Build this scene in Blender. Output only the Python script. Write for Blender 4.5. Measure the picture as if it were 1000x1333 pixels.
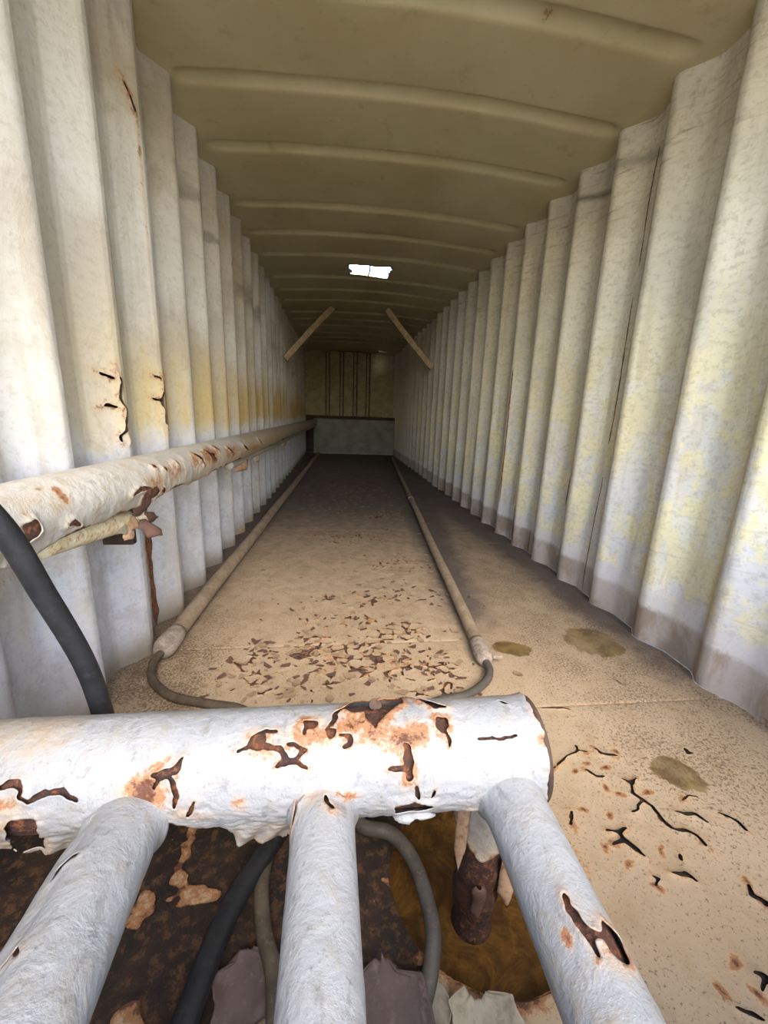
import bpy, math, random
import numpy as np
from mathutils import Matrix, Vector

for o in list(bpy.data.objects):
    bpy.data.objects.remove(o)
scene = bpy.context.scene
COL = scene.collection
R2D = math.pi / 180
rng = random.Random(7)
nrg = np.random.default_rng(11)

# ------------------------------------------------------------------ camera
CAM_H = 1.0712
F_PX, PITCH, YAW, ROLL = 528.6, 0.2344, 0.1219, 0.0350
cam_data = bpy.data.cameras.new('camera')
cam = bpy.data.objects.new('camera', cam_data)
COL.objects.link(cam)
cy_, sy_, cp_, sp_ = math.cos(YAW), math.sin(YAW), math.cos(PITCH), math.sin(PITCH)
fwd = np.array([sy_ * cp_, cy_ * cp_, -sp_])
right = np.array([cy_, -sy_, 0.0])
up = np.cross(right, fwd)
c_, s_ = math.cos(ROLL), math.sin(ROLL)
r_ax, u_ax = c_ * right + s_ * up, -s_ * right + c_ * up
M = Matrix.Identity(4)
for i in range(3):
    M[i][0], M[i][1], M[i][2] = r_ax[i], u_ax[i], -fwd[i]
M[2][3] = CAM_H
cam.matrix_world = M
cam_data.sensor_fit = 'HORIZONTAL'
cam_data.sensor_width = 36.0
cam_data.lens = F_PX / 1000.0 * 36.0
cam_data.clip_start = 0.02
scene.camera = cam

# ------------------------------------------------------------------ sky and exposure
world = bpy.data.worlds.new('overcast_sky')
scene.world = world
world.use_nodes = True
wn = world.node_tree.nodes
sky = wn.new('ShaderNodeTexSky')
sky.sky_type = 'NISHITA'
sky.sun_disc = False
sky.sun_elevation = math.radians(42)
sky.sun_rotation = math.radians(171)
sky.air_density = 1.0
sky.dust_density = 2.0
sky.ozone_density = 1.0
world.node_tree.links.new(sky.outputs[0], wn['Background'].inputs['Color'])
wn['Background'].inputs['Strength'].default_value = 1.55
scene.view_settings.view_transform = 'Standard'
scene.view_settings.look = 'None'
scene.view_settings.gamma = 1.0
scene.view_settings.use_curve_mapping = False
scene.view_settings.exposure = 0.0
scene.cycles.max_bounces = 14
scene.cycles.diffuse_bounces = 12
scene.cycles.use_denoising = True

# ------------------------------------------------------------------ numpy noise
def _h(ix, iy, seed):
    n = (ix.astype(np.int64) * 374761393 + iy.astype(np.int64) * 668265263 + seed * 974634777) & 0xFFFFFFFF
    n = ((n ^ (n >> 13)) * 1274126177) & 0xFFFFFFFF
    n = n ^ (n >> 16)
    return (n & 0xFFFFFF) / float(0xFFFFFF)

def vnoise(x, y, seed=0):
    x = np.asarray(x, float); y = np.asarray(y, float)
    x, y = np.broadcast_arrays(x, y)
    ix, iy = np.floor(x), np.floor(y)
    fx, fy = x - ix, y - iy
    fx = fx * fx * (3 - 2 * fx); fy = fy * fy * (3 - 2 * fy)
    a, b = _h(ix, iy, seed), _h(ix + 1, iy, seed)
    c, d = _h(ix, iy + 1, seed), _h(ix + 1, iy + 1, seed)
    return (a * (1 - fx) + b * fx) * (1 - fy) + (c * (1 - fx) + d * fx) * fy

def fbm(x, y, seed=0, octv=4):
    s, amp, tot = 0.0, 1.0, 0.0
    for k in range(octv):
        s = s + amp * vnoise(np.asarray(x) * 2 ** k, np.asarray(y) * 2 ** k, seed + k * 17)
        tot += amp; amp *= .5
    return s / tot

def worley(x, y, seed=0):
    """F1, F2 distance and the id of the nearest cell"""
    ix, iy = np.floor(x), np.floor(y)
    f1 = np.full(x.shape, 9.0); f2 = np.full(x.shape, 9.0); cid = np.zeros(x.shape)
    for dx in (-1, 0, 1):
        for dy in (-1, 0, 1):
            cx, cy = ix + dx, iy + dy
            px = cx + _h(cx, cy, seed); py = cy + _h(cx, cy, seed + 5)
            d = np.hypot(px - x, py - y); idv = _h(cx, cy, seed + 9)
            near = d < f1
            f2 = np.where(near, f1, np.minimum(f2, d))
            cid = np.where(near, idv, cid)
            f1 = np.where(near, d, f1)
    return f1, f2, cid

def sstep(a, b, x):
    t = np.clip((np.asarray(x, float) - a) / (b - a), 0, 1)
    return t * t * (3 - 2 * t)

def seg_dist(x, y, pts):
    """distance to a polyline and the position along it, 0 to 1"""
    best = np.full(x.shape, 9.0); tt = np.zeros(x.shape)
    L = [math.dist(pts[i], pts[i + 1]) for i in range(len(pts) - 1)]
    tot = sum(L) or 1; acc = 0
    for i in range(len(pts) - 1):
        (ax, ay), (bx, by) = pts[i], pts[i + 1]
        vx, vy = bx - ax, by - ay
        l2 = vx * vx + vy * vy or 1e-12
        t = np.clip(((x - ax) * vx + (y - ay) * vy) / l2, 0, 1)
        d = np.hypot(x - ax - t * vx, y - ay - t * vy)
        m = d < best
        best = np.where(m, d, best)
        tt = np.where(m, (acc + t * L[i]) / tot, tt)
        acc += L[i]
    return best, tt

def in_poly(x, y, poly):
    ins = np.zeros(x.shape, bool)
    n = len(poly)
    for i in range(n):
        (ax, ay), (bx, by) = poly[i], poly[(i + 1) % n]
        if ay == by:
            continue
        c = ((ay > y) != (by > y)) & (x < (bx - ax) * (y - ay) / (by - ay) + ax)
        ins ^= c
    return ins

# ------------------------------------------------------------------ object helpers
def link(o, parent=None):
    COL.objects.link(o)
    if parent is not None:
        o.parent = parent
    return o

def tag(o, label=None, cat=None, group=None, kind=None):
    if label: o['label'] = label
    if cat: o['category'] = cat
    if group: o['group'] = group
    if kind: o['kind'] = kind
    return o

def empty(name, loc=(0, 0, 0)):
    o = bpy.data.objects.new(name, None)
    o.empty_display_size = .1
    o.location = loc
    return link(o)

def base_of(parent):
    """world place of a parent (parents are never rotated)"""
    p = np.zeros(3)
    while parent is not None:
        p = p + np.array(parent.location); parent = parent.parent
    return p

def mesh_obj(name, verts, faces, mat, parent=None, smooth=True, loc=None):
    """verts in world coordinates"""
    verts = np.asarray(verts, float)
    off = base_of(parent)
    if loc is not None:
        off = np.array(loc, float)
    me = bpy.data.meshes.new(name)
    me.from_pydata((verts - off).tolist(), [], [list(f) for f in faces])
    me.update()
    if smooth:
        me.polygons.foreach_set('use_smooth', [True] * len(me.polygons))
    if mat: me.materials.append(mat)
    o = bpy.data.objects.new(name, me)
    link(o, parent)
    if loc is not None:
        o.location = tuple(np.array(loc) - base_of(parent)) if parent else tuple(loc)
    return o

def grid_obj(name, P, mat, parent=None, keep=None, attrs=None, smooth=True, thick=0.0):
    """P (nu, nv, 3) world positions; keep (nu-1, nv-1) faces that stay; attrs name -> (nu, nv)"""
    nu, nv = P.shape[:2]
    idx = np.arange(nu * nv).reshape(nu, nv)
    q = np.stack([idx[:-1, :-1], idx[1:, :-1], idx[1:, 1:], idx[:-1, 1:]], -1)
    q = q.reshape(-1, 4) if keep is None else q[keep]
    used = np.zeros(nu * nv, bool); used[q.ravel()] = True
    remap = np.cumsum(used) - 1
    q = remap[q]
    V = P.reshape(-1, 3)[used] - base_of(parent)
    if keep is not None and not keep.all():
        E = np.concatenate([q[:, [0, 1]], q[:, [1, 2]], q[:, [2, 3]], q[:, [3, 0]]])
        E.sort(axis=1)
        key, cnt = np.unique(E[:, 0].astype(np.int64) * len(V) + E[:, 1], return_counts=True)
        key = key[cnt == 1]
        ea, eb = key // len(V), key % len(V)
        bi, bj = np.unravel_index(np.flatnonzero(used), (nu, nv))
        fixed = (bi == 0) | (bi == nu - 1) | (bj == 0) | (bj == nv - 1)
        deg = np.bincount(ea, minlength=len(V)) + np.bincount(eb, minlength=len(V))
        for _ in range(3):
            acc = np.zeros_like(V)
            for c in range(3):
                acc[:, c] = np.bincount(ea, V[eb, c], len(V)) + np.bincount(eb, V[ea, c], len(V))
            mv = (deg > 0) & ~fixed
            V[mv] = .45 * V[mv] + .55 * acc[mv] / deg[mv][:, None]
    me = bpy.data.meshes.new(name)
    me.vertices.add(len(V)); me.vertices.foreach_set('co', V.astype(np.float32).ravel())
    me.loops.add(q.size); me.loops.foreach_set('vertex_index', q.astype(np.int32).ravel())
    me.polygons.add(len(q))
    me.polygons.foreach_set('loop_start', np.arange(0, q.size, 4, dtype=np.int32))
    me.polygons.foreach_set('loop_total', np.full(len(q), 4, np.int32))
    me.polygons.foreach_set('use_smooth', np.full(len(q), bool(smooth)))
    me.update(calc_edges=True)
    for k, a in (attrs or {}).items():
        at = me.attributes.new(k, 'FLOAT', 'POINT')
        at.data.foreach_set('value', np.asarray(a, np.float32).reshape(-1)[used])
    me.materials.append(mat)
    o = bpy.data.objects.new(name, me)
    link(o, parent)
    if thick:
        md = o.modifiers.new('thickness', 'SOLIDIFY'); md.thickness = thick; md.offset = -1
    return o

def box(name, lo, hi, mat, parent=None, bevel=.004, rot=None, wob=0.0):
    (x0, y0, z0), (x1, y1, z1) = lo, hi
    v = [(x0, y0, z0), (x1, y0, z0), (x1, y1, z0), (x0, y1, z0), (x0, y0, z1), (x1, y0, z1), (x1, y1, z1), (x0, y1, z1)]
    f = [(3, 2, 1, 0), (4, 5, 6, 7), (0, 1, 5, 4), (1, 2, 6, 5), (2, 3, 7, 6), (3, 0, 4, 7)]
    o = mesh_obj(name, v, f, mat, parent, smooth=False)
    if bevel:
        md = o.modifiers.new('bevel', 'BEVEL'); md.width = bevel; md.segments = 2
    return o

def catmull(pts, n=10):
    pts = [np.array(p, float) for p in pts]
    P = [2 * pts[0] - pts[1]] + pts + [2 * pts[-1] - pts[-2]]
    out = []
    for i in range(1, len(P) - 2):
        for k in range(n):
            t = k / n
            out.append(.5 * ((2 * P[i]) + (-P[i - 1] + P[i + 1]) * t + (2 * P[i - 1] - 5 * P[i] + 4 * P[i + 1] - P[i + 2]) * t * t
                             + (-P[i - 1] + 3 * P[i] - 3 * P[i + 1] + P[i + 2]) * t ** 3))
    out.append(pts[-1])
    return np.array(out)

def sweep(name, path, rad, mat, parent=None, sides=14, caps=True):
    """round tube along a path; rad is a number or one radius per point"""
    path = np.asarray(path, float); n = len(path)
    rad = np.full(n, rad) if np.isscalar(rad) else np.asarray(rad, float)
    T = np.gradient(path, axis=0); T /= np.linalg.norm(T, axis=1)[:, None]
    a = np.cross(T[0], [0.13, 0.2, 1.0]); a /= np.linalg.norm(a)
    V = []
    for i in range(n):
        a = a - T[i] * (a @ T[i]); a /= np.linalg.norm(a)
        b = np.cross(T[i], a)
        for k in range(sides):
            th = 2 * math.pi * k / sides
            V.append(path[i] + rad[i] * (math.cos(th) * a + math.sin(th) * b))
    F = []
    for i in range(n - 1):
        for k in range(sides):
            k2 = (k + 1) % sides
            F.append((i * sides + k, i * sides + k2, (i + 1) * sides + k2, (i + 1) * sides + k))
    if caps:
        F.append(tuple(range(sides))[::-1]); F.append(tuple((n - 1) * sides + k for k in range(sides)))
    return mesh_obj(name, V, F, mat, parent)

# ------------------------------------------------------------------ material kit
def srgb(r, g, b):
    f = lambda c: (c / 255 / 12.92) if c / 255 <= .04045 else ((c / 255 + .055) / 1.055) ** 2.4
    return (f(r), f(g), f(b), 1.0)

class Mat:
    def __init__(s, name, rough=.6, metal=0.0):
        s.m = bpy.data.materials.new(name); s.m.use_nodes = True
        s.t = s.m.node_tree; s.n = s.t.nodes; s.b = s.n['Principled BSDF']
        s.b.inputs['Roughness'].default_value = rough; s.b.inputs['Metallic'].default_value = metal
        s.b.inputs['Specular IOR Level'].default_value = .35
        s.tc = s.n.new('ShaderNodeTexCoord')
    def put(s, sock, v):
        if isinstance(v, bpy.types.NodeSocket): s.t.links.new(v, sock)
        elif isinstance(v, tuple) and len(v) == 3 and sock.type == 'RGBA': sock.default_value = (*v, 1)
        else: sock.default_value = v
    def map(s, scale=(1, 1, 1), loc=(0, 0, 0)):
        n = s.n.new('ShaderNodeMapping'); n.inputs['Scale'].default_value = scale; n.inputs['Location'].default_value = loc
        s.t.links.new(s.tc.outputs['Object'], n.inputs['Vector']); return n.outputs[0]
    def noise(s, scale, detail=5, rough=.6, vec=None, dist=0.0, stretch=None, loc=(0, 0, 0)):
        n = s.n.new('ShaderNodeTexNoise'); n.inputs['Scale'].default_value = scale
        n.inputs['Detail'].default_value = detail; n.inputs['Roughness'].default_value = rough; n.inputs['Distortion'].default_value = dist
        s.t.links.new(vec or s.map(stretch or (1, 1, 1), loc), n.inputs['Vector']); return n.outputs['Fac']
    def voro(s, scale, feature='F1', vec=None):
        n = s.n.new('ShaderNodeTexVoronoi'); n.feature = feature; n.inputs['Scale'].default_value = scale
        s.t.links.new(vec or s.map(), n.inputs['Vector']); return n.outputs[0]
    def math(s, op, a, b=0.0, c=None, clamp=False):
        n = s.n.new('ShaderNodeMath'); n.operation = op; n.use_clamp = clamp
        s.put(n.inputs[0], a); s.put(n.inputs[1], b)
        if c is not None: s.put(n.inputs[2], c)
        return n.outputs[0]
    def step(s, v, a, b, smooth=True):
        n = s.n.new('ShaderNodeMapRange'); n.interpolation_type = 'SMOOTHSTEP' if smooth else 'LINEAR'
        s.put(n.inputs['Value'], v); n.inputs['From Min'].default_value = a; n.inputs['From Max'].default_value = b; return n.outputs[0]
    def mix(s, f, a, b, mode='MIX'):
        n = s.n.new('ShaderNodeMix'); n.data_type = 'RGBA'; n.blend_type = mode; n.clamp_factor = True
        s.put(n.inputs[0], f); s.put(n.inputs[6], a); s.put(n.inputs[7], b); return n.outputs[2]
    def attr(s, name):
        n = s.n.new('ShaderNodeAttribute'); n.attribute_name = name; return n.outputs['Fac']
    def sep(s):
        n = s.n.new('ShaderNodeSeparateXYZ'); s.t.links.new(s.tc.outputs['Object'], n.inputs[0]); return n.outputs
    def bump(s, h, strength=.3, dist=.01, prev=None):
        n = s.n.new('ShaderNodeBump'); n.inputs['Strength'].default_value = strength; n.inputs['Distance'].default_value = dist
        s.t.links.new(h, n.inputs['Height'])
        if prev: s.t.links.new(prev, n.inputs['Normal'])
        return n.outputs[0]
    def done(s, col, normal=None, rough=None):
        s.put(s.b.inputs['Base Color'], col)
        if normal: s.t.links.new(normal, s.b.inputs['Normal'])
        if rough is not None: s.put(s.b.inputs['Roughness'], rough)
        return s.m
    def rusted(s, col, amount, scale=30):
        """rust over a colour, amount 0..1: orange bloom first, dark brown where strong"""
        n1 = s.noise(scale, 7, .75, dist=.3); n2 = s.noise(scale * 3.6, 5, .7)
        a = s.math('ADD', amount, s.math('ADD', s.math('MULTIPLY', s.math('SUBTRACT', n1, .5), 1.5), s.math('MULTIPLY', s.math('SUBTRACT', n2, .5), .7)))
        stain = s.math('MULTIPLY', s.step(amount, .05, .7), s.math('ADD', .25, s.math('MULTIPLY', n1, .5)))
        bloom = s.math('MULTIPLY', s.step(a, .42, .64), s.step(amount, .05, .28))
        core = s.math('MULTIPLY', s.step(a, .74, .94), s.step(amount, .25, .5))
        c = s.mix(stain, col, srgb(164, 134, 96))
        c = s.mix(s.math('MULTIPLY', bloom, .85), c, s.mix(n2, srgb(146, 100, 60), srgb(104, 66, 42)))
        return s.mix(core, c, s.mix(n2, srgb(96, 60, 40), srgb(58, 38, 30)))

def m_wall(name, side):
    m = Mat(name, .62)
    x, y, z = m.sep()
    big = m.noise(1.6, 4, .6, stretch=(1, .8, 1)); mid = m.noise(6, 6, .65, stretch=(1, 1, .55), dist=.6)
    fine = m.noise(38, 6, .7); streak = m.noise(5, 6, .65, stretch=(1, .6, 7))
    vert = m.noise(9, 5, .6, stretch=(1, 1, .09))
    zz = m.math('ADD', z, m.math('MULTIPLY', m.math('SUBTRACT', mid, .5), .55))
    if side == 'right':
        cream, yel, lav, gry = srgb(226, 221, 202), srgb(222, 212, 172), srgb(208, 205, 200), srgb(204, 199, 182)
        c = m.mix(m.step(big, .38, .62), cream, gry)
        c = m.mix(m.math('MULTIPLY', m.step(mid, .47, .53), m.step(zz, 1.9, 1.2)), c, yel)
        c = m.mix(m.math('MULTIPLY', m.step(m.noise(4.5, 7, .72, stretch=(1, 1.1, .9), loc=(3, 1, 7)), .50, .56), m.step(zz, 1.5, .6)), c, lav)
        c = m.mix(m.math('MULTIPLY', m.math('MULTIPLY', m.step(streak, .57, .66), m.step(z, 2.0, .9)), .3), c, srgb(176, 166, 158))
        c = m.mix(m.math('MULTIPLY', m.step(streak, .55, .7), m.math('MULTIPLY', m.step(z, 1.9, 2.4), .75)), c, srgb(140, 128, 108))
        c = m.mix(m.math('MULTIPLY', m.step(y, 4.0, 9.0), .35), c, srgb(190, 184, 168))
    else:
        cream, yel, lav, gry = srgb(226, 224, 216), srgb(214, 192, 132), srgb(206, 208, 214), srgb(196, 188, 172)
        c = m.mix(m.step(big, .36, .64), cream, gry)
        band = m.math('MULTIPLY', m.math('MULTIPLY', m.step(zz, 1.62, 1.1), m.step(zz, .85, 1.0)), m.step(vert, .85, .35))
        c = m.mix(m.math('MULTIPLY', band, m.step(y, 1.2, 2.2)), c, m.mix(m.step(y, 2.0, 5.0), yel, srgb(188, 156, 84)))
        c = m.mix(m.math('MULTIPLY', m.step(zz, 1.02, .86), m.step(mid, .3, .6)), c, lav)  # bluish sky light painted into the lower left wall
        c = m.mix(m.math('MULTIPLY', m.step(zz, 1.02, .8), m.math('MULTIPLY', m.step(m.noise(5, 7, .7, loc=(2, 2, 9)), .48, .56), .6)), c, srgb(184, 182, 180))
        c = m.mix(m.math('MULTIPLY', m.step(mid, .56, .7), .35), c, srgb(160, 146, 126))
    c = m.mix(m.math('MULTIPLY', m.step(vert, .54, .7), .35), c, srgb(168, 152, 124))
    c = m.mix(m.math('MULTIPLY', m.step(fine, .5, .66), .36 if side == 'right' else .25), c, srgb(152, 142, 122))
    grime = m.noise(22, 7, .75, stretch=(1, .7, 1.8), loc=(1, 5, 2))
    c = m.mix(m.math('MULTIPLY', m.step(grime, .48, .70), .42 if side == 'right' else .2), c, srgb(160, 150, 128))
    # splash zone along the floor
    zb = m.math('ADD', z, m.math('MULTIPLY', m.math('SUBTRACT', fine, .5), .06))
    if side == 'right':
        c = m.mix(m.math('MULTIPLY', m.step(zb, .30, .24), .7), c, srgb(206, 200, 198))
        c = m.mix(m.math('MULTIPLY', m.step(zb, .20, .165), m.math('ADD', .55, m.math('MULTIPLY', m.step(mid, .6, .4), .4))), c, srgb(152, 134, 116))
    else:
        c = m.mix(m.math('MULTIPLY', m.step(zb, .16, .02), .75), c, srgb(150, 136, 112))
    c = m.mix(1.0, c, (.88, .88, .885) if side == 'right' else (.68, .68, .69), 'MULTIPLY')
    st = m.attr('stain')
    c = m.mix(m.math('MULTIPLY', st, .85), c, srgb(74, 66, 58))
    c = m.rusted(c, m.attr('rust'), 26)
    nb = m.bump(fine, .25, .006); nb = m.bump(mid, .25, .03, nb)
    return m.done(c, nb, m.math('ADD', .5, m.math('MULTIPLY', fine, .25)))

def m_ceiling():
    m = Mat('ceiling_paint', .36)
    n1 = m.noise(2, 5, .6); n2 = m.noise(60, 5, .7); n3 = m.noise(9, 5, .65)
    c = m.mix(m.step(n1, .3, .7), srgb(190, 182, 146), srgb(176, 166, 128))
    c = m.mix(m.math('MULTIPLY', m.step(n3, .58, .72), .35), c, srgb(140, 124, 86))
    c = m.mix(m.math('MULTIPLY', m.step(n2, .6, .7), .3), c, srgb(140, 124, 90))
    c = m.mix(1.0, c, (1.08, 1.07, 1.05), 'MULTIPLY')
    c = m.rusted(c, m.attr('rust'), 30)
    return m.done(c, m.bump(n2, .12, .003))

def m_floor():
    m = Mat('floor_paint', .66)
    x, y, z = m.sep()
    n1 = m.noise(1.3, 5, .6); n2 = m.noise(11, 6, .68, dist=.4); n3 = m.noise(105, 6, .75); n4 = m.noise(220, 3, .6)
    n5 = m.noise(4.5, 6, .7, loc=(4, 2, 0))
    c = m.mix(m.step(n1, .3, .7), srgb(206, 186, 155), srgb(194, 172, 140))
    c = m.mix(m.math('MULTIPLY', m.step(n2, .45, .68), .45), c, srgb(176, 152, 112))
    dirt_and_falloff = m.attr('dirt_and_falloff')
    dn = m.math('ADD', dirt_and_falloff, m.math('MULTIPLY', m.math('SUBTRACT', n2, .5), .9), clamp=True)
    c = m.mix(m.math('MULTIPLY', m.step(dn, .12, .9), m.math('MULTIPLY', dirt_and_falloff, 1.25, clamp=True)), c, m.mix(n5, srgb(126, 114, 106), srgb(98, 86, 78)))
    # grit
    g = m.step(m.math('ADD', n3, m.math('MULTIPLY', m.math('MULTIPLY', m.attr('grit'), m.step(n5, .25, .6)), .15)), .60, .66)
    c = m.mix(m.math('MULTIPLY', g, .75), c, srgb(92, 74, 54))
    g2 = m.step(m.math('ADD', n4, m.math('MULTIPLY', m.attr('grit'), .1)), .66, .72)
    c = m.mix(m.math('MULTIPLY', g2, .5), c, srgb(104, 88, 66))
    wet = m.step(m.math('ADD', m.attr('wet'), m.math('MULTIPLY', m.math('SUBTRACT', n3, .5), .5)), .35, .6)
    c = m.mix(m.math('MULTIPLY', wet, m.math('ADD', .5, m.math('MULTIPLY', m.step(n5, .3, .65), .45))), c, m.mix(m.step(n2, .4, .65), srgb(136, 114, 62), srgb(98, 76, 38)))
    c = m.mix(1.0, c, (.54, .53, .53), 'MULTIPLY')
    c = m.rusted(c, m.attr('rust'), 34)
    nb = m.bump(n3, .3, .004); nb = m.bump(n2, .2, .02, nb)
    return m.done(c, nb, m.math('SUBTRACT', .72, m.math('MULTIPLY', wet, .25)))

def m_primer(name, a, b, c3, rough=.8, scale=9):
    m = Mat(name, rough)
    n1 = m.noise(scale, 7, .72, dist=.5); n2 = m.noise(scale * 5, 6, .7)
    c = m.mix(m.step(n1, .35, .6), a, b)
    c = m.mix(m.math('MULTIPLY', m.step(n2, .5, .62), .7), c, c3)
    nb = m.bump(n2, .6, .006); nb = m.bump(n1, .5, .02, nb)
    return m.done(c, nb)

def m_white(name, base, shade, warm, mul):
    """thick white pipe paint"""
    m = Mat(name, .42)
    n1 = m.noise(3.2, 5, .6); n2 = m.noise(24, 6, .68, dist=.4); n3 = m.noise(95, 5, .7); n4 = m.noise(46, 4, .6, stretch=(1, .35, 1))
    c = m.mix(m.step(n1, .35, .65), base, shade)
    c = m.mix(m.math('MULTIPLY', m.step(n2, .48, .66), .6), c, warm)
    c = m.mix(m.math('MULTIPLY', m.step(n3, .59, .69), .55), c, srgb(150, 142, 128))
    c = m.mix(m.math('MULTIPLY', m.step(n4, .58, .70), .5), c, srgb(164, 162, 158))
    c = m.mix(1.0, c, mul, 'MULTIPLY')
    d = m.attr('dirt_and_falloff')
    c = m.mix(m.math('MULTIPLY', m.step(m.math('ADD', d, m.math('MULTIPLY', m.math('SUBTRACT', n2, .5), .8)), .2, .9), .85), c, m.mix(n2, srgb(160, 144, 118), srgb(128, 108, 82)))
    c = m.rusted(c, m.attr('rust'), 40)
    nb = m.bump(n2, .6, .008); nb = m.bump(n3, .4, .003, nb)
    return m.done(c, nb)

def m_plain(name, a, b, rough=.6, scale=20, bump=.2, dust=None):
    m = Mat(name, rough)
    n1 = m.noise(scale, 6, .68); n2 = m.noise(scale * 4, 5, .7)
    c = m.mix(m.step(n1, .32, .68), a, b)
    if dust: c = m.mix(m.math('MULTIPLY', m.step(n2, .5, .7), .6), c, dust)
    return m.done(c, m.bump(n2, bump, .004))

def m_water():
    m = Mat('rusty_water', .12)
    n1 = m.noise(14, 7, .7, dist=1.2); n2 = m.noise(50, 5, .7)
    c = m.mix(m.step(n1, .35, .75), srgb(56, 38, 20), srgb(98, 68, 30))
    c = m.mix(m.math('MULTIPLY', m.step(n2, .55, .7), .5), c, srgb(48, 32, 20))
    return m.done(c, m.bump(n1, .08, .004))

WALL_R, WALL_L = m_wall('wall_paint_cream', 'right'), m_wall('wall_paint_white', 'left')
CEIL, FLOOR = m_ceiling(), m_floor()
PRIMER = m_primer('floor_primer', srgb(88, 66, 54), srgb(60, 44, 38), srgb(112, 84, 62))
RUST = m_primer('bare_rust', srgb(74, 46, 32), srgb(44, 30, 26), srgb(118, 70, 38), .85, 14)
RUSTPIT_SHADE = m_primer('rusted_shaded_floor', srgb(46, 32, 22), srgb(26, 20, 16), srgb(84, 58, 34), .8, 7)  # real rust, made darker to stand in for shade under the frame
WHITE = m_white('white_pipe_paint', srgb(232, 233, 232), srgb(220, 222, 222), srgb(222, 214, 196), (.285, .292, .30))
CREAMP = m_white('cream_rail_paint', srgb(228, 224, 214), srgb(216, 212, 202), srgb(206, 190, 158), (.50, .50, .50))
BACKUP = m_plain('back_wall_paint', srgb(150, 142, 112), srgb(128, 120, 94), .92, 5, .2, srgb(100, 92, 72))
BACKLOW = m_plain('bulkhead_paint', srgb(120, 120, 110), srgb(94, 96, 88), .75, 4, .3, srgb(140, 136, 120))
DARKMETAL = m_plain('dark_rusty_steel', srgb(66, 50, 38), srgb(44, 34, 28), .8, 12, .4, srgb(88, 62, 42))
TIMBER = m_plain('weathered_timber', srgb(182, 166, 134), srgb(148, 130, 100), .8, 16, .3, srgb(120, 104, 80))
PIPE = m_plain('dusty_pipe_paint', srgb(142, 127, 106), srgb(120, 105, 86), .7, 10, .25, srgb(98, 80, 62))
PIPECAP = m_plain('grey_pipe_collar', srgb(150, 140, 126), srgb(112, 102, 92), .7, 30, .4, srgb(88, 78, 70))
RUBBER = m_plain('black_rubber', srgb(30, 31, 34), srgb(20, 21, 23), .5, 18, .15, srgb(48, 48, 48))
RUBBERDUST = m_plain('dusty_rubber', srgb(78, 68, 54), srgb(56, 49, 40), .7, 22, .2, srgb(104, 90, 70))
RUBBERGREY = m_plain('grey_rubber', srgb(74, 70, 64), srgb(54, 51, 47), .6, 22, .2, srgb(96, 88, 76))
FLAKE = m_plain('paint_flake_tan', srgb(142, 123, 98), srgb(114, 95, 74), .7, 20, .2, srgb(92, 62, 46))
FLAKEDARK = m_plain('paint_flake_brown', srgb(92, 68, 56), srgb(66, 48, 41), .75, 20, .2, srgb(108, 78, 56))
SHEETPURPLE = m_plain('peeled_primer_sheet', srgb(92, 78, 74), srgb(66, 55, 53), .7, 9, .4, srgb(116, 102, 94))
SHEETPALE = m_plain('peeled_paint_sheet', srgb(160, 152, 132), srgb(136, 126, 106), .65, 12, .3, srgb(110, 98, 80))
SHEETRUST = m_plain('rusty_paint_sheet', srgb(172, 146, 116), srgb(134, 102, 76), .7, 14, .3, srgb(104, 70, 48))
GROUND = m_plain('outside_ground', srgb(176, 168, 152), srgb(158, 148, 130), .9, 3, .2)
WATER = m_water()

# ------------------------------------------------------------------ dimensions
XL, XR = -.8122, 1.5438            # inner crests of the two corrugated walls
PER = .383
YL0, YR0 = 2.5025, 2.1065          # one crest on each wall
Y_OPEN, Y_BACK = -.25, 11.5
Z_CEIL = 2.625
WELL_C, WELL_R = (.365, .73), .23

ground = box('ground', (-14, -24, -.5), (14, -.36, -.16), GROUND, None, 0)
tag(ground, 'pale bare ground outside the open end', 'ground', kind='structure')

# ------------------------------------------------------------------ floor
FLOOR_CRACKS = [
    [(.786, 1.253), (.850, 1.251), (.894, 1.239)], [(.688, .991), (.736, 1.015), (.770, 1.038), (.813, 1.050), (.839, 1.042)],
    [(.813, 1.050), (.815, 1.076)], [(.869, 1.061), (.883, 1.034), (.930, 1.018)], [(.790, .978), (.809, .949), (.835, .947)],
    [(.883, .936), (.905, .921), (.931, .933)], [(.905, .921), (.883, .887), (.899, .865), (.861, .838), (.837, .832)],
    [(.899, .865), (.912, .838), (.908, .800), (.919, .775), (.963, .761), (.970, .715)], [(.734, .788), (.762, .775), (.789, .791)],
    [(.762, .775), (.760, .759), (.770, .739), (.784, .716)], [(.760, .759), (.717, .753)],
    [(.968, .821), (.992, .809), (1.016, .809), (1.029, .783)], [(1.183, 1.031), (1.182, 1.010), (1.198, 1.007)],
    [(.885, .716), (.874, .693)], [(.822, .676), (.845, .667), (.861, .669), (.871, .649)], [(.767, .675), (.782, .665), (.762, .648)],
    [(1.088, .814), (1.103, .795), (1.118, .779), (1.122, .750)], [(.994, .640), (.977, .613), (.997, .596), (.988, .577)],
    [(.845, .487), (.862, .480), (.830, .459)], [(.760, .447), (.777, .436), (.800, .424)],
    [(.671, .850), (.647, .816), (.651, .798)], [(1.011, .852), (1.047, .869), (1.078, .858)]]
CRACK_W = [.5, .45, .35, .6, .5, .8, .55, .65, .8, 1.2, .6, .8, .6, .6, 1.0, .45, .5, .8, .7, .7, .4, .25]
RUST_SPOTS = [(.818, .909), (.845, .89), (.864, .981), (.704, .855), (.771, .83), (.698, .745), (.738, .706), (.844, .726), (.768, .648),
              (.821, .506), (.756, .472), (.819, .457), (.997, .64), (.937, 1.04), (.812, 1.0), (.932, .887), (.755, .976), (.647, .975), (.652, 1.003)]
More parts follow.
